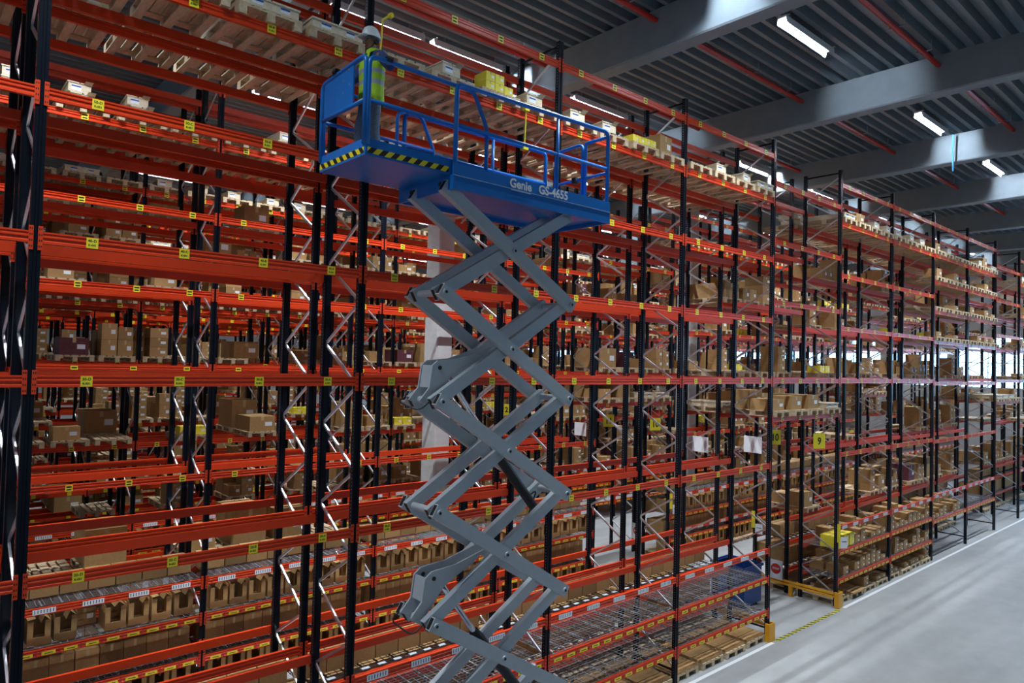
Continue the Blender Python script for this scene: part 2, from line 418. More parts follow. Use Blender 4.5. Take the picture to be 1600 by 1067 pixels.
# ------------------------------------------------------------------ goods
def pallet_mesh():
    b = MB(); w = M['wood']
    for x in (-.35, 0, .35): b.box((x - .05, -.6, 0), (x + .05, .6, .022), w)
    for y in (-.5275, 0, .5275):
        for x in (-.35, 0, .35): b.box((x - .05, y - .0725, .0225), (x + .05, y + .0725, .10), w)
        b.box((-.4, y - .0725, .1005), (.4, y + .0725, .122), w)
    for x in (-.325, -.165, 0, .165, .325): b.box((x - (.0725 if x in (-.325, 0, .325) else .05), -.6, .1225), (x + (.0725 if x in (-.325, 0, .325) else .05), .6, .144), w)
    return b.mesh('pallet')
PAL = pallet_mesh()
def crate_mesh():   # shallow pale lidded crate with two paper labels in front, on runners
    b = MB(); p = M['pine']
    b.box((-.36, -.56, .0), (.36, .50, .11), p); b.box((-.375, -.575, .1105), (-.01, .515, .135), p); b.box((.01, -.575, .1105), (.375, .515, .135), p)
    b.box((-.24, -.562, .035), (-.10, -.5605, .10), M['paper']); b.box((-.24, -.5635, .07), (-.10, -.5625, .095), M['bluei'])
    b.box((.12, -.562, .035), (.24, -.5605, .10), M['paper']); b.box((.12, -.5635, .07), (.24, -.5625, .095), M['bluei'])
    return b.mesh('crate')
CRATE = crate_mesh()
def small_crate():
    b = MB(); p = M['pine']
    b.box((-.17, -.3, 0), (.17, .3, .15), p); b.box((-.185, -.31, .1505), (-.012, .31, .17), p); b.box((.012, -.31, .1505), (.185, .31, .17), p)
    b.box((-.12, -.3025, .03), (.02, -.3005, .12), M['paper']); b.box((-.12, -.3035, .085), (.02, -.303, .11), M['bluei'])
    b.add([(.05, -.3, .15), (.17, -.3, .15), (.20, -.36, .20), (.08, -.36, .20)], [(0, 1, 2, 3), (3, 2, 1, 0)], p)
    return b.mesh('crate')
SCR = small_crate()
def carton(m, lab=True):
    b = MB().box((-.5, -.5, 0), (.5, .5, 1), M[m])
    b.box((-.5, -.06, 1.0005), (.5, .06, 1.003), M['tape']); b.box((-.06, -.502, .72), (.06, -.5005, 1), M['tape'])
    if lab: b.box((.10, -.503, .35), (.38, -.501, .62), M['paper'])
    return b.mesh('carton')
CART = carton('card'); PLAIN = carton('card', False); YCART = carton('yellow'); MCART = carton('maroon')
for me in (YCART,):
    pass
def bin_mesh(v):   # open-fronted pick carton: walls, U-cut front, folded top flaps
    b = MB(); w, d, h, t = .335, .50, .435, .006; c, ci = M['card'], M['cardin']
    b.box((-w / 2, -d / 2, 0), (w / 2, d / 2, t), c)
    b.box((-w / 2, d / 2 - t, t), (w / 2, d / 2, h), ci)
    for s in (-1, 1): b.box((s * w / 2 - (t if s > 0 else 0), -d / 2, t), (s * w / 2 + (t if s < 0 else 0), d / 2 - t, h), c)
    b.box((-w / 2 + t, -d / 2, t), (w / 2 - t, -d / 2 + t, .12), c)
    for s in (-1, 1): b.box((s * w / 2 - (.085 if s > 0 else -t), -d / 2, .12), (s * w / 2 + (.085 if s < 0 else -t), -d / 2 + t, h - .04), c)
    def flap(hinge, along, out, l):   # a folded flap as a thin slab
        a, e = Vector(hinge), Vector(along); o = Vector(out).normalized() * l; nrm = e.cross(o).normalized() * .004
        vs = [a, a + e, a + e + o, a + o]; b.add([*vs, *[x + nrm for x in vs]], [(0, 1, 2, 3), (7, 6, 5, 4), (0, 4, 5, 1), (1, 5, 6, 2), (2, 6, 7, 3), (3, 7, 4, 0)], c)
    rx, rz, lx, lz = [(.07, .045, .02, -.06), (.05, .05, -.03, -.03), (.11, .04, .05, -.06), (.06, .05, .0, -.08)][v]
    y0, y1 = -d / 2 - .03, -.02
    R, Q, Lf = Vector((rx, 0, h + rz)), Vector((w / 2 + .004, 0, h - .055)), Vector((lx, 0, h + lz))
    for P, O in ((R, Q), (R, Lf)): flap((P.x, y0, P.z), (0, y1 - y0, 0), (O.x - P.x, 0, O.z - P.z), (O - P).length)
    if v != 2: flap((-w / 2 + .004, y0 + .02, h), (0, y1 - y0, 0), (.25 - .3 * (v % 2), -.05, .05 - .3 * v), .11)
    return b.mesh('open_carton')
BINS = [bin_mesh(v) for v in range(4)]
def flat_mesh():
    b = MB()
    for k in range(2):
        for a, c in ((-.58, -.33), (-.315, -.02), (0, .28), (.30, .58)): b.box((-.395 + .01 * k, a + .004 * k, k * .021), (.395 - .008 * k, c - .006 * k, k * .021 + .019), M['card'])
    return b.mesh('cardboard_stack')
FLAT = flat_mesh()
def deck_mesh(tabs):
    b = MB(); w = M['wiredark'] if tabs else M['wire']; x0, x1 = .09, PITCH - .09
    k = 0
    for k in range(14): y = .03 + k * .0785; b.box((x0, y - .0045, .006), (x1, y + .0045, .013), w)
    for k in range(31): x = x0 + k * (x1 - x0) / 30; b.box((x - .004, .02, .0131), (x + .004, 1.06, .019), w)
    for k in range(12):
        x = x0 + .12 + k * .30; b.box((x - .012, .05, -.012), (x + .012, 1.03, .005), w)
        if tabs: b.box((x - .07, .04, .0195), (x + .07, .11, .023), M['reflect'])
    return b.mesh('wire_deck')
DECK = deck_mesh(False); TABBED = deck_mesh(True)

items = []   # (kind, mesh, loc, rz, scale, label, cat, group)
def levname(r, b, z):
    ls = levels(r, b)
    for i, l in enumerate(ls):
        if abs(l - z) < .02: return ('top level' if i == 0 else ORD[i] + ' level down')
    return 'floor level'
def where(r, b, z): return '%s, %s column, %s' % (levname(r, b, z), ORD[b + 1], ROWN[r])
cnt = {}
def add(kind, me, r, b, z, x, y, h, rz=0, scale=None, adj='', cat='', noun=None):
    X, Y = rowX(r) + PITCH * b + x, rowY(r) + y
    if not in_view((X, Y, h)): return
    k = (kind, adj, r, b, z); cnt[k] = cnt.get(k, 0) + 1
    if X > X1 - .6: return
    lab = '%s %s, %s from left, %s' % (adj, noun or kind.replace('_', ' '), ORD[min(cnt[k], 16) - 1], where(r, b, z))
    items.append((kind, me, (X, Y, h), rz, scale, lab, cat or kind, (adj + ' ' + (noun or kind.replace('_', ' ')) + 's in the racks')))
rnd = random.random
def pallet(r, b, z, s, dy=0.): 
    h = z + .061 if z > 0 else .002
    add('pallet', PAL, r, b, z, LX[s] - .02 + random.uniform(-.012, .012), .54 + dy + random.uniform(-.02, .02), h, random.uniform(-.005, .005), None, 'wooden', 'pallet')
    return h + .1445
def load(r, b, z, s, h, mode=None):
    x = LX[s] - .02; q = rnd() if mode is None else mode
    above = min([l for l in levels(r, b) + [12.6] if l > z + .05]) - .075
    def ct(dx, dy, w, d, hh, base, mm='card'):
        hh = min(hh, above - base)
        if hh < .08: return
        add('carton', {'card': CART, 'yellow': YCART, 'maroon': MCART}[mm], r, b, z, x + dx, .54 + dy, base, random.uniform(-.01, .01), (w, d, hh), {'card': 'brown', 'yellow': 'bright yellow', 'maroon': 'maroon'}[mm], 'box')
    if q < .22: ct(0, 0, .72, 1.08, random.uniform(.35, .8), h + .002)
    elif q < .42:
        hh = random.uniform(.25, .4)
        for dx in (-.18, .18): ct(dx, -.28, .34, .5, hh, h)
        if rnd() < .6: ct(-.18, -.28, .34, .48, hh, h + hh + .005)
        if rnd() < .5: ct(.18, -.28, .33, .48, hh * .8, h + hh + .005)
        ct(0, .3, .7, .55, random.uniform(.3, .7), h)
    elif q < .6:
        ct(-.08, -.2, .55, .6, random.uniform(.2, .5), h)
        if rnd() < .5: ct(.0, .36, .6, .42, random.uniform(.3, .6), h)
    elif q < .72:
        hh = .24
        for k in range(3): ct(-.02, -.25, .42, .55, hh, h + k * (hh + .005))
    elif q < .78: ct(0, -.1, .6, .8, random.uniform(.3, .6), h, 'maroon')
    elif q < .82:
        for dx in (-.19, .17): ct(dx, -.3, .3, .4, .22, h, 'yellow')
    else:
        pass
for r, b in bays:
    tun = b in TUN; ls = levels(r, b)
    for z in ls:
        top = z == ls[0] or (tun and False)
        if tun:
            if z == 11.02: continue
            if r == 0 and z in (9.59, 8.11, 6.19): continue
            if r < 4 and z == 5.26:
                for s in range(4):
                    h = pallet(r, b, z, s)
                    if rnd() < .55: load(r, b, z, s, h, .5)
                    else: add('crate', CRATE, r, b, z, LX[s] - .02, .54, h + .002, 0, None, 'pale lidded', 'crate')
            elif rnd() < .8:
                for s in range(4):
                    h = pallet(r, b, z, s)
                    if rnd() < .6: load(r, b, z, s, h)
            continue
        if top:
            for s in range(4):
                h = pallet(r, b, z, s); q = rnd()
                if r == 0 and b == 1 and s == 2: 
                    for dx, dy, k in ((-.19, -.42, 0), (.0, -.42, 0), (.19, -.42, 0), (-.19, -.42, 1), (.0, -.42, 1)):
                        add('carton', YCART, r, b, z, LX[s] - .02 + dx, .54 + dy, h + k * .145 + .002, 0, (.18, .3, .14), 'bright yellow', 'box')
                elif r == 0 and b == 2 and s in (2, 3):
                    if s == 2:
                        for dx in (-.28, -.1, .08, .26): add('carton', YCART, r, b, z, LX[s] - .02 + dx, .12, h + .002, 0, (.17, .3, .14), 'bright yellow', 'box')
                    else: add('carton', CART, r, b, z, LX[s] - .1, .3, h + .002, .1, (.45, .4, .40), 'brown', 'box')
                elif r == 0 and b < 1 and q < .75: add('crate', CRATE, r, b, z, LX[s] - .02, .54, h + .002, 0, None, 'pale lidded', 'crate')
                elif r == 0 and b >= 5 and q < .25: load(r, b, z, s, h, .5)
                elif q < .55:
                    add('crate', SCR, r, b, z, LX[s] - .02 + random.uniform(-.15, .1), .26, h + .002, random.uniform(-.1, .1), None, 'small pale', 'crate')
                    if q < .2: add('crate', SCR, r, b, z, LX[s] - .1, .26, h + .176, random.uniform(-.05, .05), None, 'small pale', 'crate')
                elif q < .8: add('crate', CRATE, r, b, z, LX[s] - .02, .54, h + .002, 0, None, 'pale lidded', 'crate')
            continue
        mid = z > 2.5
        if mid:
            p = 0.
            if r == 0: p = .95 if (b in (7, 8) and 7. < z < 10) else (.4 if b > 9 else 0)
            elif r == 1: p = .0 if b < 5 else .3
            elif r == 2: p = .0 if b < 4 else .35
            elif r == 3: p = (.35 if 7 < z < 9.5 else .0) if b < 4 else .4
            else: p = .5 if z < 7 else .65
            for s in range(4):
                if rnd() < p:
                    h = pallet(r, b, z, s)
                    if r == 0:
                        if rnd() < .45: add('carton', CART, r, b, z, LX[s] - .02, .2, h + .002, 0, (.5, .4, random.uniform(.12, .3)), 'brown', 'box')
                    elif r == 3 and b < 4: load(r, b, z, s, h, random.choice((.5, .65, .9)))
                    elif r < 4: load(r, b, z, s, h, random.choice((.3, .5, .65, .8, .9)))
                    elif rnd() < .8: load(r, b, z, s, h)
            continue
        # low pick shelves
        if z > 2.:
            if r == 2 or (r == 4 and b < 3): items.append(('wire_deck', DECK if r == 2 else TABBED, (rowX(r) + PITCH * b, rowY(r), z + .074), 0, None, 'galvanised wire deck, ' + where(r, b, z), 'wire deck', 'wire decks on the racks'))
            if r == 2:
                for k in range(8): add('carton', PLAIN, r, b, z, .32 + k * .44, .72, z + .099, random.uniform(-.008, .008), (.42, .5, .27), 'closed brown', 'box', 'carton')
            if (r >= 3 and not (r == 4 and b < 3)) or (r == 1 and b > 4):
                for s in range(4):
                    if rnd() < .6: h = pallet(r, b, z, s); load(r, b, z, s, h)
            continue
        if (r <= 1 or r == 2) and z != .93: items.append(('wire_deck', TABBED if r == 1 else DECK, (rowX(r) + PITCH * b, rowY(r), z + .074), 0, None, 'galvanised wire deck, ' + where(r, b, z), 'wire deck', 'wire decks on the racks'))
        if z == .93: continue
        hb = z + .099
        if r == 0 and b > 7: continue
        if r == 0 and b >= 5:
            n = 9
            for k in range(n):
                x = .3 + k * .375
                if rnd() < .85:
                    hh = random.choice((.11, .13, .16, .3))
                    yel = b == 5 and k < 3 and z > 1
                    nst = 2 if yel else 1 + int(rnd() * 2.4)
                    if yel: hh = .16
                    nst = min(nst, int((levels(r, b)[levels(r, b).index(z) - 1] - .08 - hb) / (hh + .004)))
                    for q in range(nst): add('carton', YCART if yel else CART, r, b, z, x, .3, hb + q * (hh + .004), random.uniform(-.03, .03), (.31, .5, hh), 'bright yellow' if yel else 'small brown', 'box', 'carton')
                if rnd() < .6: add('carton', CART, r, b, z, x, .82, hb, 0, (.34, .4, random.uniform(.25, .5)), 'rear brown', 'box', 'carton')
        elif r == 1:
            for k in range(8): add('carton', PLAIN, r, b, z, .32 + k * .44, .53 if z > 1 else .58, hb, random.uniform(-.008, .008), (.42, .46, .34) if z > 1 else (.425, .92, .5), 'closed brown', 'box', 'carton')
        elif r in (2, 4):
            for k in range(9):
                x = .33 + k * .383
                if z > 1:
                    if (b, k) not in ((0, 4), (2, 6)): add('open_carton', BINS[int(rnd() * 4)], r, b, z, x, .385, hb, random.uniform(-.02, .02), None, 'open fronted brown', 'box', 'carton')
                    if rnd() < .5: add('carton', CART, r, b, z, x, .86, hb, 0, (.36, .38, .3), 'rear brown', 'box', 'carton')
                else: add('carton', PLAIN, r, b, z, x, .66, hb, random.uniform(-.008, .008), (.37, .7, .46), 'closed brown', 'box', 'carton')
                if z < 1 and r == 2: add('open_carton', BINS[int(rnd() * 4)], r, b, 0, x, .36, .149, 0, None, 'open fronted brown', 'box', 'carton')
        elif r == 3:
            for k in range(9): add('carton', CART, r, b, z, .33 + k * .383, .55, hb, 0, (.37, .7, .50), 'tall brown', 'box', 'carton')
        elif r > 4:
            for s in range(4): h = hb; load(r, b, z, s, h)
    # on the floor
    if not tun and r in (0, 1, 2) and not (r == 0 and b > 6):
        for s in range(4):
            h = pallet(r, b, 0, s, .09 if r == 0 else 0.)
            if r == 0 and b < 5: add('cardboard_stack', FLAT, r, b, 0, LX[s] - .02, .63, h + .002, 0, None, 'flat brown', 'cardboard')
            elif r == 0:
                for k in range(2):
                    nst = int(rnd() * 3)
                    for q in range(nst): add('carton', CART, r, b, 0, LX[s] - .2 + k * .36, .33, h + .002 + q * .134, random.uniform(-.04, .04), (.33, .5, .13), 'small brown', 'box', 'carton')
                if rnd() < .5: add('cardboard_stack', FLAT, r, b, 0, LX[s] - .02, .54, h + .002, 0, None, 'flat brown', 'cardboard') if nst == 0 else None
KINDS = {}
for it in items: KINDS.setdefault(it[0], []).append(it)
for kind, its in KINDS.items():
    its.sort(key=lambda i: (Vector(i[2]) - CAM).length)
    for (k, me, loc, rz, scl, lab, cat, grp) in its[:300]:
        tag(obj(kind, me, None, loc, rz, False, scl), lab, cat, grp)
    if its[300:]:
        m = MB()
        for (k, me, loc, rz, scl, lab, cat, grp) in its[300:]:
            m.merge(me, Matrix.Translation(loc) @ Matrix.Rotation(rz, 4, 'Z') @ Matrix.Diagonal((*(scl or (1, 1, 1)), 1)))
        tag(obj(kind, m), 'the many remaining %ss stored deep in the far rack rows' % kind.replace('_', ' '), kind.replace('_', ' '), None, 'stuff')
print('COUNTS', {k: len(v) for k, v in KINDS.items()}, len(bays))

# ------------------------------------------------------------------ tunnel furniture
def guard(x, s, lab):
    t = thing('rack_end_guard', lab, 'guard rail', (x, 0, 0))
    obj('post_protector', MB().prism([(-.13, -.10), (.13, -.10), (.13, .02), (.085, .02), (.085, -.07), (-.085, -.07), (-.085, .02), (-.13, .02)], 0, .42, M['guard'], 'z'), t)
    g = s * .135
    for z in (.30, .385):
        obj('guard_rail', MB().box((g - .02, .03, z - .03), (g + .02, 2.6, z + .03), M['guard']), t)
    for yy in (1.25, 2.55): obj('stand', MB().box((g - .045 + s * .005, yy - .05, .0), (g + .045 + s * .005, yy + .05, .265), M['guard']).box((g - .06, yy - .08, 0), (g + .06, yy + .08, .012), M['guard']), t)
guard(15.91, 1, 'amber steel rack guard at the left side of the tunnel')
guard(19.63, -1, 'amber steel rack guard with long rail at the right of the tunnel')
for n_, (x, y, z), lab in (('9', (18.5, .03, 4.6), 'yellow sign reading 9 hanging in the mouth of the tunnel'),
                           ('10', (18.09, 1.06, 4.62), 'yellow sign reading 10 just behind the tunnel post, beside sign 9'),
                           ('10', (18.65, 5.48, 4.58), 'yellow sign reading 10 hanging further down the tunnel before the third row'),
                           ('11', (17.56, 6.53, 4.65), 'yellow sign reading 11 hanging behind the third row'),
                           ('12', (16.9, 10.95, 4.72), 'yellow sign reading 12 seen past the lift arms')):
    t = thing('aisle_sign', lab, 'sign', (x, y, z), -.35, 'aisle number signs')
    obj('sign_board', put_text(MB().box((-.2, -.006, -.2), (.2, .006, .2), M['label']), n_, .26, M['ink'], (0, -.0075, -.01), bold=.008), t)
    for s in (-.15, .15): obj('hanger_rod', MB().box((s - .005, .008, .0), (s + .005, .016, 5.2 - z), M['galv']), t)
for (x, y, z), lab in (((15.99, .46, 4.62), 'blank white sheet hung on the first rack frame left of the tunnel'), ((15.87, 6.1, 4.5), 'blank white sheet hung deeper, left of the yellow sign 11'), ((15.99, 1.95, 4.47), 'blank white sheet hung on the second row frame left of tunnel')):
    tag(obj('notice_sheet', MB().box((-.004, -.24, -.2), (.004, .24, .2), M['paper']), None, (x - .12, y, z)), lab, 'sheet', 'white sheets by the tunnel')
for (y, z), lab in (((1.69, .66), 'white sign with red stop disc on the front tunnel guard'), ((6.75, .75), 'white sign with red stop disc on the guard behind the third row')):
    b = MB().box((-.006, -.2, -.27), (.006, .2, .27), M['paper'])
    b.lathe([(.0, 0), (.15, 0)], M['red'], 24); vs = b.v[8:]; b.v[8:] = [(-.008, v[0], v[1] + .02) for v in vs]
    put_text(b, 'STOP', .085, M['paper'], (-.0095, 0, .02), '-x', bold=.003)
    tag(obj('stop_sign', b, None, (19.455 if y < 3 else 19.425, y, z)), lab, 'sign')
for x, y, z, rr, lab in ((19.63, -.02, 1.82, -.5, 'yellow strip and white card on the front post right of tunnel'), (19.545, 2.47, 1.75, -1.3, 'yellow strip and white card on the second row post right of tunnel'), (19.5, 5.42, 1.8, -.5, 'yellow strip and white card on the third row post')):
    t = thing('rack_placard', lab, 'placard', (x, y, z), rr, 'rack end placards')
    obj('strip', MB().box((-.05, -.02, -.05), (.05, -.01, .45), M['label']), t); obj('card', MB().box((.06, -.02, -.22), (.27, -.012, .08), M['paper']).box((.09, -.0215, -.05), (.24, -.0205, -.03), M['ink']), t)
bn = thing('waste_bin', 'large blue plastic bin standing inside the tunnel', 'bin', (17.75, 1.95, 0), 0)
b = MB(); o_, i_ = M['binblue'], M['binblue']
b.prism([(-.42, -.47), (.42, -.47), (.42, .47), (-.42, .47)], .08, .1, o_, 'z')
for a, c in (((-.45, -.5), (.45, -.47)), ((-.45, .47), (.45, .5)), ((-.45, -.47), (-.42, .47)), ((.42, -.47), (.45, .47))): b.box((a[0], a[1], .08), (c[0], c[1], 1.08), o_)
obj('body', b, bn)
obj('rim', MB().box((-.49, -.54, 1.05), (.49, -.5, 1.12), o_).box((-.49, .5, 1.05), (.49, .54, 1.12), o_).box((-.49, -.5, 1.05), (-.45, .5, 1.12), o_).box((.45, -.5, 1.05), (.49, .5, 1.12), o_), bn)
for sx in (-.35, .35):
    for sy in (-.4, .4): obj('caster', MB().tube([(sx, sy - .02, .04), (sx, sy + .02, .04)], .04, M['dark'], 12), bn)

# ------------------------------------------------------------------ scissor lift
LF = thing('scissor_lift', 'tall blue and grey scissor lift raised in front of the racks', 'scissor lift', (0, 0, 0))
LY0, LY1 = -1.65, -.42; XL, XR = 5.02, 7.92
def fillet(pts, r=.09, n=5):
    pts = [Vector(p) for p in pts]; out = [pts[0]]
    for a, p, b in zip(pts, pts[1:], pts[2:]):
        da, db = (a - p).normalized(), (b - p).normalized(); rr = min(r, (a - p).length * .45, (b - p).length * .45)
        A, B = p + da * rr, p + db * rr
        out += [A * (1 - t) ** 2 + p * 2 * t * (1 - t) + B * t * t for t in [k / n for k in range(n + 1)]]
    return out + [pts[-1]]
def rail(name, pts, r=.026, par=None, rad=.1): return obj(name, MB().tube(fillet(pts, rad), r, M['lift'], 10), par or LF, smooth=True)
b = MB(); bl = M['lift']
b.box((XL, LY0, 8.60), (XR, LY0 + .03, 8.92), bl); b.box((XL, LY1 - .03, 8.60), (XR, LY1, 8.92), bl)
b.box((XR - .03, LY0 + .03, 8.60), (XR, LY1 - .03, 8.92), bl); b.box((XL, LY0 + .03, 8.60), (XL + .03, LY1 - .03, 8.78), bl)
b.box((XL + .03, LY0 + .03, 8.66), (XR - .03, LY1 - .03, 8.70), bl)
b.box((XL, LY0 - .004, 8.765), (XR, LY0 + .0, 8.772), M['arm'])
for yy in (-1.37, -.72): b.tube([(XL - .004, yy, 8.70), (XL + .01, yy, 8.70)], .03, M['dark'], 12)
plat = obj('platform', b, LF)
b = MB(); put_text(b, 'Genie', .165, M['paper'], (6.12, LY0 - .006, 8.84), bold=.005, sx=.98); b.box((5.95, LY0 - .0065, 8.752), (6.30, LY0 - .0055, 8.759), M['paper'])
put_text(b, 'GS-4655', .165, M['paper'], (6.73, LY0 - .006, 8.845), bold=.005, sx=.98)
obj('lettering', b, plat)
EY0, EY1, EX = -1.59, -.48, 3.84
b = MB()
b.box((EX, EY0, 8.775), (5.6, EY1, 8.815), bl)
b.box((EX, EY0, 8.815), (EX + .02, EY1, 8.965), bl); b.box((EX + .02, EY0, 8.815), (5.6, EY0 + .02, 8.965), bl); b.box((EX + .02, EY1 - .02, 8.815), (5.6, EY1, 8.965), bl)
ext = obj('extension_deck', b, LF)
obj('hazard_stripe', MB().box((EX - .002, EY0 + .03, 8.80), (EX, EY1 - .01, 8.868), M['hazard']), ext)
obj('hazard_stripe', MB().box((EX + .03, EY0 - .002, 8.80), (XL - .03, EY0, 8.868), M['hazard']), ext)
ZT = 9.90
# guard rails of the extension: near side, far side and the end with its panel
rail('guard_rail', [(EX + .03, EY0 + .01, 8.9), (EX + .03, EY0 + .01, ZT), (5.35, EY0 + .01, ZT), (5.58, EY0 + .01, 9.48), (5.58, EY0 + .01, 8.9)])
rail('guard_rail', [(EX + .03, EY0 + .01, 9.40), (5.55, EY0 + .01, 9.40)], .024)
rail('guard_rail', [(EX + .03, EY1 - .01, 8.9), (EX + .03, EY1 - .01, 9.84), (5.30, EY1 - .01, 9.84), (5.52, EY1 - .01, 9.40), (5.52, EY1 - .01, 8.9)])
rail('guard_rail', [(EX + .03, EY1 - .01, 9.40), (5.5, EY1 - .01, 9.40)], .024)
rail('guard_rail', [(4.92, EY1 - .01, 8.9), (4.92, EY1 - .01, 9.78), (5.05, EY1 - .01, 9.84)], .024)
rail('end_frame', [(EX + .0, EY0 + .03, 8.9), (EX, EY0 + .03, ZT + .01), (EX, EY1 - .02, ZT - .05), (EX, EY1 - .02, 8.9)], .028)
rail('end_frame', [(EX, EY0 + .04, 9.40), (EX, EY1 - .03, 9.40)], .024)
pn = obj('end_panel', MB().box((EX - .012, -1.29, 9.41), (EX + .006, -.57, 9.88), bl), LF)
for yy, zz in ((-1.06, 9.74), (-1.05, 9.60), (-1.21, 9.66), (-1.18, 9.84)): obj('bolt', MB().tube([(EX - .018, yy, zz), (EX - .011, yy, zz)], .012, M['galv'], 8), pn)
# guard rails of the main platform
rail('guard_rail', [(5.06, LY0 + .03, 8.88), (5.06, LY0 + .03, 9.91), (7.88, LY0 + .03, 9.97), (7.88, LY0 + .03, 8.9)], .03)
rail('guard_rail', [(5.09, LY0 + .03, 9.40), (7.85, LY0 + .03, 9.42)], .024)
rail('guard_rail', [(6.82, LY0 + .03, 9.91), (6.82, LY0 + .03, 8.9)], .024)
rail('guard_rail', [(5.06, LY1 - .03, 8.88), (5.06, LY1 - .03, 9.84), (7.72, LY1 - .03, 9.86), (7.72, LY1 - .03, 8.9)], .03)
rail('guard_rail', [(5.09, LY1 - .03, 9.36), (7.7, LY1 - .03, 9.36)], .024)
rail('guard_rail', [(6.62, LY1 - .03, 8.9), (6.62, LY1 - .03, 9.84)], .024)
rail('guard_rail', [(7.88, LY0 + .04, 9.90), (7.88, -1.17, 9.90), (7.88, -1.17, 8.9)], .026, None, .05)
rail('guard_rail', [(7.88, LY0 + .05, 9.36), (7.88, -1.19, 9.36)], .022)
gt = rail('entry_gate', [(7.88, -1.11, 8.95), (7.88, -1.11, 9.90), (7.88, -.52, 9.88), (7.88, -.52, 8.95)], .026)
obj('gate_rail', MB().tube([(7.88, -1.1, 9.36), (7.88, -.53, 9.36)], .022, bl, 8), gt); obj('gate_rail', MB().tube([(7.88, -1.1, 9.02), (7.88, -.53, 9.02)], .022, bl, 8), gt)
obj('gate_latch', MB().box((7.84, -1.0, 9.31), (7.92, -.92, 9.40), M['dark']), gt)
for zz in (9.25, 9.7): obj('hinge', MB().tube([(7.86, -.50, zz - .04), (7.86, -.50, zz + .04)], .022, M['galv'], 8), gt)
# yellow overhead sensor rods
s1 = obj('sensor_rod', MB().tube([(4.585, EY1 - .03, 9.83), (4.60, EY1 - .03, 10.1), (4.64, EY1 - .03, 10.95), (4.75, EY1 - .03, 11.04)], [.022, .014, .014, .022], M['label'], 8).tube([(4.74, EY1 - .03, 11.03), (4.78, EY1 - .03, 11.06)], .035, M['label'], 10), LF)
obj('rod_clamp', MB().box((4.55, EY1 - .06, 9.80), (4.62, EY1 + .02, 9.90), M['dark']), s1)
s2 = obj('sensor_rod', MB().tube([(7.25, LY1 - .03, 9.88), (7.27, LY1 - .03, 10.45)], .012, M['label'], 8), LF)
obj('rod_clamp', MB().cbox((7.25, LY1 - .03, 9.86), (.1, .09, .1), M['label']), s2); obj('rod_head', MB().cbox((7.27, LY1 - .03, 10.48), (.09, .07, .1), M['label']), s2)
# scissor stack
LZ = [8.62, 7.345, 5.999, 4.65, 3.29, 1.95, .62]; XA, XB = 5.03, 7.25; a_ = M['arm']
def arm(x0, z0, x1, z1, y, w=.085, h=.165):
    p, q = Vector((x0, y, z0)), Vector((x1, y, z1)); t = (q - p).normalized() * .07
    m = MB().bar(p - t, q + t, h, w, a_)
    d = (q - p).normalized(); e = Vector((d.z, 0, -d.x))
    m.bar(p - t - d * .004 + e * 0, p - t - d * .001, h - .03, w - .025, M['dark']); m.bar(q + t + d * .001, q + t + d * .004, h - .03, w - .025, M['dark'])
    return m
YN, YF = -1.5, -.82
pairs = []
for k in range(6):
    zt, zb = LZ[k], LZ[k + 1]
    for y, yi in ((YN, YN + .11), (YF, YF - .11)):
        A1 = obj('scissor_arm', arm(XA, zt, XB, zb, y), LF); A2 = obj('scissor_arm', arm(XA, zb, XB, zt, yi), LF)
        pairs.append((A1, A2))
        zc = (zt + zb) / 2; s = -1 if y == YN else 1
        pts = [((XA + XB) / 2, zc), (XB, zb)] + ([(XA, zt)] if k else [])
        for px, pz in pts:
            obj('pivot_pin', MB().tube([(px, y + s * .043, pz), (px, y + s * .062, pz)], .038, a_, 14).tube([(px, y + s * .0625, pz), (px, y + s * .065, pz)], .02, M['dark'], 10), A1)
    for px, pz in ((XA, zb), (XB, zb)): obj('cross_shaft', MB().tube([(px, YN + .16, pz), (px, YF - .16, pz)], .045, a_, 14), LF)
obj('cross_shaft', MB().tube([(XB, YN + .16, LZ[0] - .02), (XB, YF - .16, LZ[0] - .02)], .04, a_, 12), LF)
# cylinder brackets (pairs of gusset plates) and hydraulic cylinders
for poly in ([(4.86, 6.0), (5.0, 6.16), (5.04, 6.44), (5.12, 6.50), (5.45, 6.53), (6.0, 6.70), (5.78, 6.52), (5.36, 6.33), (5.12, 6.06), (5.0, 5.95)],
             [(4.83, 3.36), (4.98, 3.52), (5.02, 3.80), (5.12, 3.87), (5.5, 3.90), (5.98, 4.02), (5.76, 3.86), (5.33, 3.68), (5.1, 3.40), (4.95, 3.30)]):
    for y in (-1.285, -1.045):
        g = obj('cylinder_bracket', MB().prism(poly, y - .012, y + .012, a_), LF)
        x_, z_ = poly[3][0] + .03, poly[3][1] - .09; obj('bracket_pin', MB().tube([(x_, y - .022, z_), (x_, y + .022, z_)], .028, M['dark'], 10), g)
    obj('bracket_web', MB().bar((poly[1][0] + .02, -1.165, poly[1][1]), (poly[2][0] + .02, -1.165, poly[2][1]), .02, .2, a_), LF)
for (p, q, e) in (((5.28, 6.42), (6.22, 5.26), (7.03, 4.36)), ((5.30, 3.72), (5.92, 2.91), (7.0, 1.62))):
    c = obj('hydraulic_cylinder', MB().tube([(q[0], -1.165, q[1]), (e[0], -1.165, e[1])], .068, M['dark'], 14), LF)
    obj('piston_rod', MB().tube([(p[0], -1.165, p[1]), (q[0] + .01, -1.165, q[1] - .01)], .038, M['chrome'], 14), c)
    obj('hydraulic_hose', MB().tube(fillet([(q[0] + .08, -1.09, q[1] + .0), (q[0] + .22, -1.06, q[1] - .1), (e[0] - .1, -1.06, e[1] + .2), (e[0] + .05, -1.1, e[1] + .3), (e[0] - .25, -1.1, e[1] - .35), (e[0] - .6, -1.1, e[1] - .5)], .1), .011, M['dark'], 6), c)
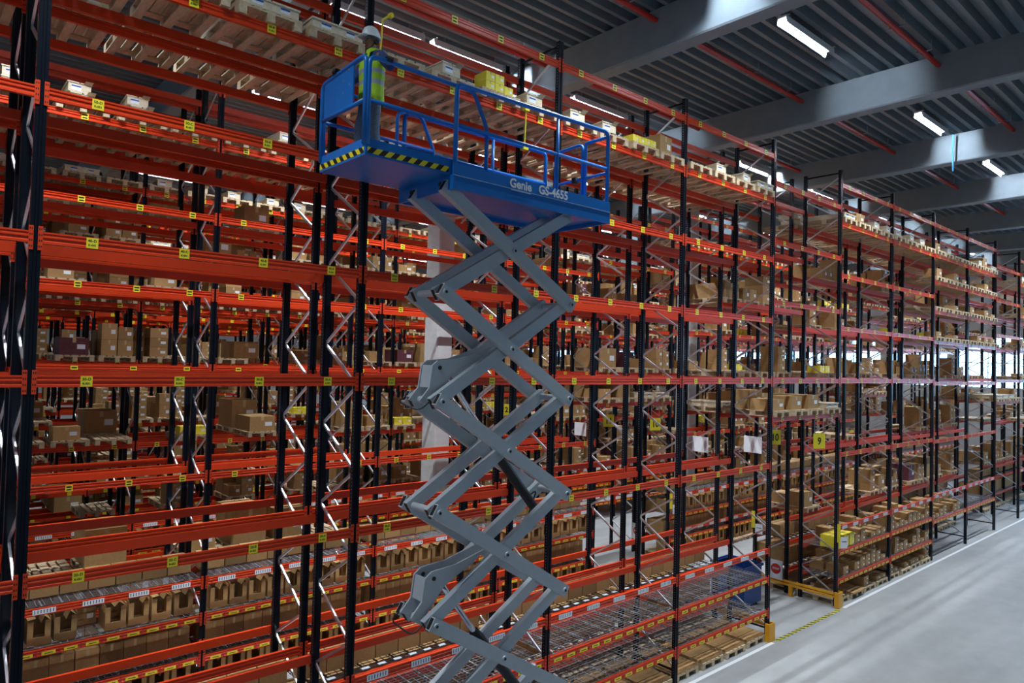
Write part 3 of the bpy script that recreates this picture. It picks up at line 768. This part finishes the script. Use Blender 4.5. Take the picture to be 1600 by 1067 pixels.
for k in (2, 4):
    obj('hydraulic_hose', MB().tube(fillet([(XA - .05, -1.38, LZ[k] + .02), (XA - .22, -1.36, LZ[k] - .12), (XA - .3, -1.0, LZ[k] - .02), (XA - .12, -.9, LZ[k] + .02)], .1), .011, M['dark'], 6), LF)
# chassis on four wheels
ch = obj('chassis', MB().box((4.75, -1.72, .28), (7.85, -.35, .50), bl), LF)
for x in (5.25, 7.35):
    for y in (-1.78, -.29): obj('wheel', MB().tube([(x, y - .11, .28), (x, y + .11, .28)], .28, M['dark'], 24), LF)

# ------------------------------------------------------------------ the person on the platform
PX, PY, PZ = 4.20, -1.05, 8.816
def skin(name, verts, edges, radii, m, parent=None, root=0, lev=2):
    me = bpy.data.meshes.new(name); me.from_pydata(verts, edges, []); me.materials.append(m)
    o = bpy.data.objects.new(name, me); C.objects.link(o)
    md = o.modifiers.new('skin', 'SKIN'); md.use_smooth_shade = True
    for i, r in enumerate(radii): me.skin_vertices[0].data[i].radius = r if isinstance(r, tuple) else (r, r)
    me.skin_vertices[0].data[root].use_root = True
    s = o.modifiers.new('sub', 'SUBSURF'); s.levels = s.render_levels = lev
    if parent: o.parent = parent
    return o
LH, RH = (-.10, -.53, 1.195), (-.36, .20, 1.195)
V = [(0, 0, .90), (.01, 0, 1.12), (.01, 0, 1.32), (0, 0, 1.44), (-.015, 0, 1.51), (-.03, 0, 1.585), (-.03, 0, 1.67),
     (0, -.09, .86), (-.02, -.11, .47), (.04, -.12, .09), (-.13, -.13, .05), (0, .09, .86), (-.09, .11, .47), (-.05, .12, .09), (-.22, .13, .05),
     (.01, -.19, 1.39), (.07, -.36, 1.20), LH, (.01, .19, 1.39), (-.10, .29, 1.16), RH]
E = [(0, 1), (1, 2), (2, 3), (3, 4), (4, 5), (5, 6), (0, 7), (7, 8), (8, 9), (9, 10), (0, 11), (11, 12), (12, 13), (13, 14), (2, 15), (15, 16), (16, 17), (2, 18), (18, 19), (19, 20)]
Rr = [.125, .12, .13, .07, .056, .082, .08, .082, .058, .042, .035, .082, .058, .042, .035, .062, .045, .032, .062, .045, .032]
P = skin('person', V, E, Rr, M['skin']); P.location = (PX, PY, PZ); P.scale = (.935, .935, .935)
tag(P, 'person in white helmet and yellow vest standing on the blue lift platform', 'person')
skin('trousers', [V[0], (0, 0, .98)] + V[7:9] + [(.03, -.12, .12)] + V[11:13] + [(-.06, .12, .12)], [(1, 0), (0, 2), (2, 3), (3, 4), (0, 5), (5, 6), (6, 7)], [.14, .14, .098, .082, .075, .098, .082, .075], M['trouser'], P)
skin('shirt', [V[1], V[2], (0, 0, 1.42), V[15], V[16], (-.05, -.475, 1.20), V[18], V[19], (-.27, .235, 1.20)], [(0, 1), (1, 2), (1, 3), (3, 4), (4, 5), (1, 6), (6, 7), (7, 8)], [.135, .150, .09, .085, .068, .052, .085, .068, .052], M['shirt'], P)
b = MB(); rings = [(.78, .150, .185), (.86, .158, .198), (.97, .150, .190), (1.02, .150, .190), (1.08, .150, .192), (1.16, .155, .200), (1.215, .158, .203), (1.27, .158, .200), (1.325, .150, .18)]
n = 24
for i in range(len(rings) - 1):
    (z0, a0, c0), (z1, a1, c1) = rings[i], rings[i + 1]
    vs = [(a * math.cos(2 * PI * k / n), c * math.sin(2 * PI * k / n), z + (.012 * math.sin(5 * 2 * PI * k / n) if z < .8 else 0)) for z, a, c in ((z0, a0, c0), (z1, a1, c1)) for k in range(n)]
    b.add(vs, [(k, (k + 1) % n, n + (k + 1) % n, n + k) for k in range(n)], M['reflect'] if i in (3, 5) else M['vest'])
v_ = obj('safety_vest', b, P, smooth=True); v_['label'] = 'yellow vest with two grey bands'
for s in (-1, 1): obj('vest_strap', MB().tube([(-.135, s * .10, 1.31), (-.11, s * .105, 1.42), (-.02, s * .11, 1.475), (.09, s * .10, 1.42), (.14, s * .10, 1.31)], [(.012, .035)] * 5, M['vest'], 8), P, smooth=True)
obj('collar', MB().lathe([(.085, 0), (.075, .05), (.068, .075)], M['vest'], 18, (-.005, 0, 1.445)), P, smooth=True)
hp = [(.0, .142), (.05, .137), (.085, .112), (.106, .07), (.114, .025), (.116, 0), (.130, -.006), (.130, -.014), (.110, -.012)]
hh_ = obj('hard_hat', MB().lathe(hp, M['helmet'], 24, (-.03, 0, 1.665), 1.08, .9).prism([(-.195, -.055), (-.15, -.09), (-.12, -.08), (-.12, .08), (-.15, .09), (-.195, .055)], 1.650, 1.659, M['helmet'], 'z'), P, smooth=True)
obj('hat_ridge', MB().tube([(-.12, 0, 1.735), (-.03, 0, 1.812), (.07, 0, 1.735)], .014, M['helmet'], 8), hh_, smooth=True)
obj('nose', MB().add([(-.105, -.016, 1.565), (-.105, .016, 1.565), (-.105, 0, 1.625), (-.135, 0, 1.575)], [(0, 3, 2), (3, 1, 2), (0, 1, 3), (0, 2, 1)], M['skin']), P)
for s in (-1, 1):
    obj('ear', MB().lathe([(.006, -.032), (.018, -.015), (.02, .012), (.008, .03)], M['skin'], 10, (.0, s * .078, 1.60)), P, smooth=True)
    obj('eye', MB().lathe([(.001, -.009), (.009, 0), (.001, .009)], M['ink'], 8, (-.098, s * .032, 1.622)), P)
obj('mouth', MB().box((-.106, -.024, 1.535), (-.095, .024, 1.543), M['red']), P)
obj('ear_defender', MB().tube([(0, -.075, 1.59), (0, -.105, 1.59)], .03, M['dark'], 12), P)
obj('chin_strap', MB().tube([(0, -.085, 1.60), (-.05, -.07, 1.53), (-.08, 0, 1.50), (-.05, .07, 1.53), (0, .085, 1.60)], .006, M['dark'], 6), P)
def glove(hand, d, ax, lab):   # fingers wrap over a rail running along ax
    h, d, ax = Vector(hand), Vector(d).normalized(), Vector(ax).normalized(); b = MB(); u = Vector((0, 0, 1))
    b.tube([h - d * .05 + u * .005, h + u * .022, h + d * .045 + u * .03], [(.026, .034), (.024, .044), (.018, .042)], M['dark'], 10)
    for k, l in enumerate((.9, 1., .95, .8)):
        o = h + ax * (-.034 + k * .0226) + d * .04 + u * .03
        b.tube([o, o + d * .035 * l - u * .006, o + d * .045 * l - u * .035, o + d * .022 * l - u * .06], [.0115, .011, .010, .008], M['dark'], 8)
    o = h - ax * .04 - d * .01 + u * .012
    b.tube([o, o - ax * .02 + d * .02 - u * .01, o - ax * .012 + d * .035 - u * .04], [.013, .012, .009], M['dark'], 8)
    g = obj('glove', b, P, smooth=True); g['label'] = lab
glove((LH[0], LH[1] - .01, 1.175), (0, -1, 0), (1, 0, 0), 'black glove on the side rail'); glove((RH[0] + .0, RH[1], 1.165), (-1, 0, 0), (0, 1, 0), 'black glove on the end rail')
for (x, y, rzz) in ((.02, -.125, 0), (-.07, .125, 0)):
    obj('boot', MB().tube([(x + .06, y, .06), (x + .0, y, .065), (x - .09, y, .05), (x - .17, y, .035)], [(.055, .04), (.065, .045), (.045, .045), (.025, .036)], M['dark'], 12), P, smooth=True)

# ------------------------------------------------------------------ light and view
w = bpy.data.worlds.new('world'); sc.world = w; w.use_nodes = True
bg = w.node_tree.nodes['Background']; bg.inputs[0].default_value = (.66, .83, 1., 1); bg.inputs[1].default_value = .30
sc.view_settings.view_transform = 'Standard'; sc.view_settings.look = 'None'; sc.view_settings.gamma = 1; sc.view_settings.use_curve_mapping = False
sc.view_settings.exposure = .1
sc.cycles.use_denoising = True; sc.cycles.max_bounces = 6; sc.cycles.diffuse_bounces = 3; sc.cycles.glossy_bounces = 3; sc.cycles.sample_clamp_indirect = 4
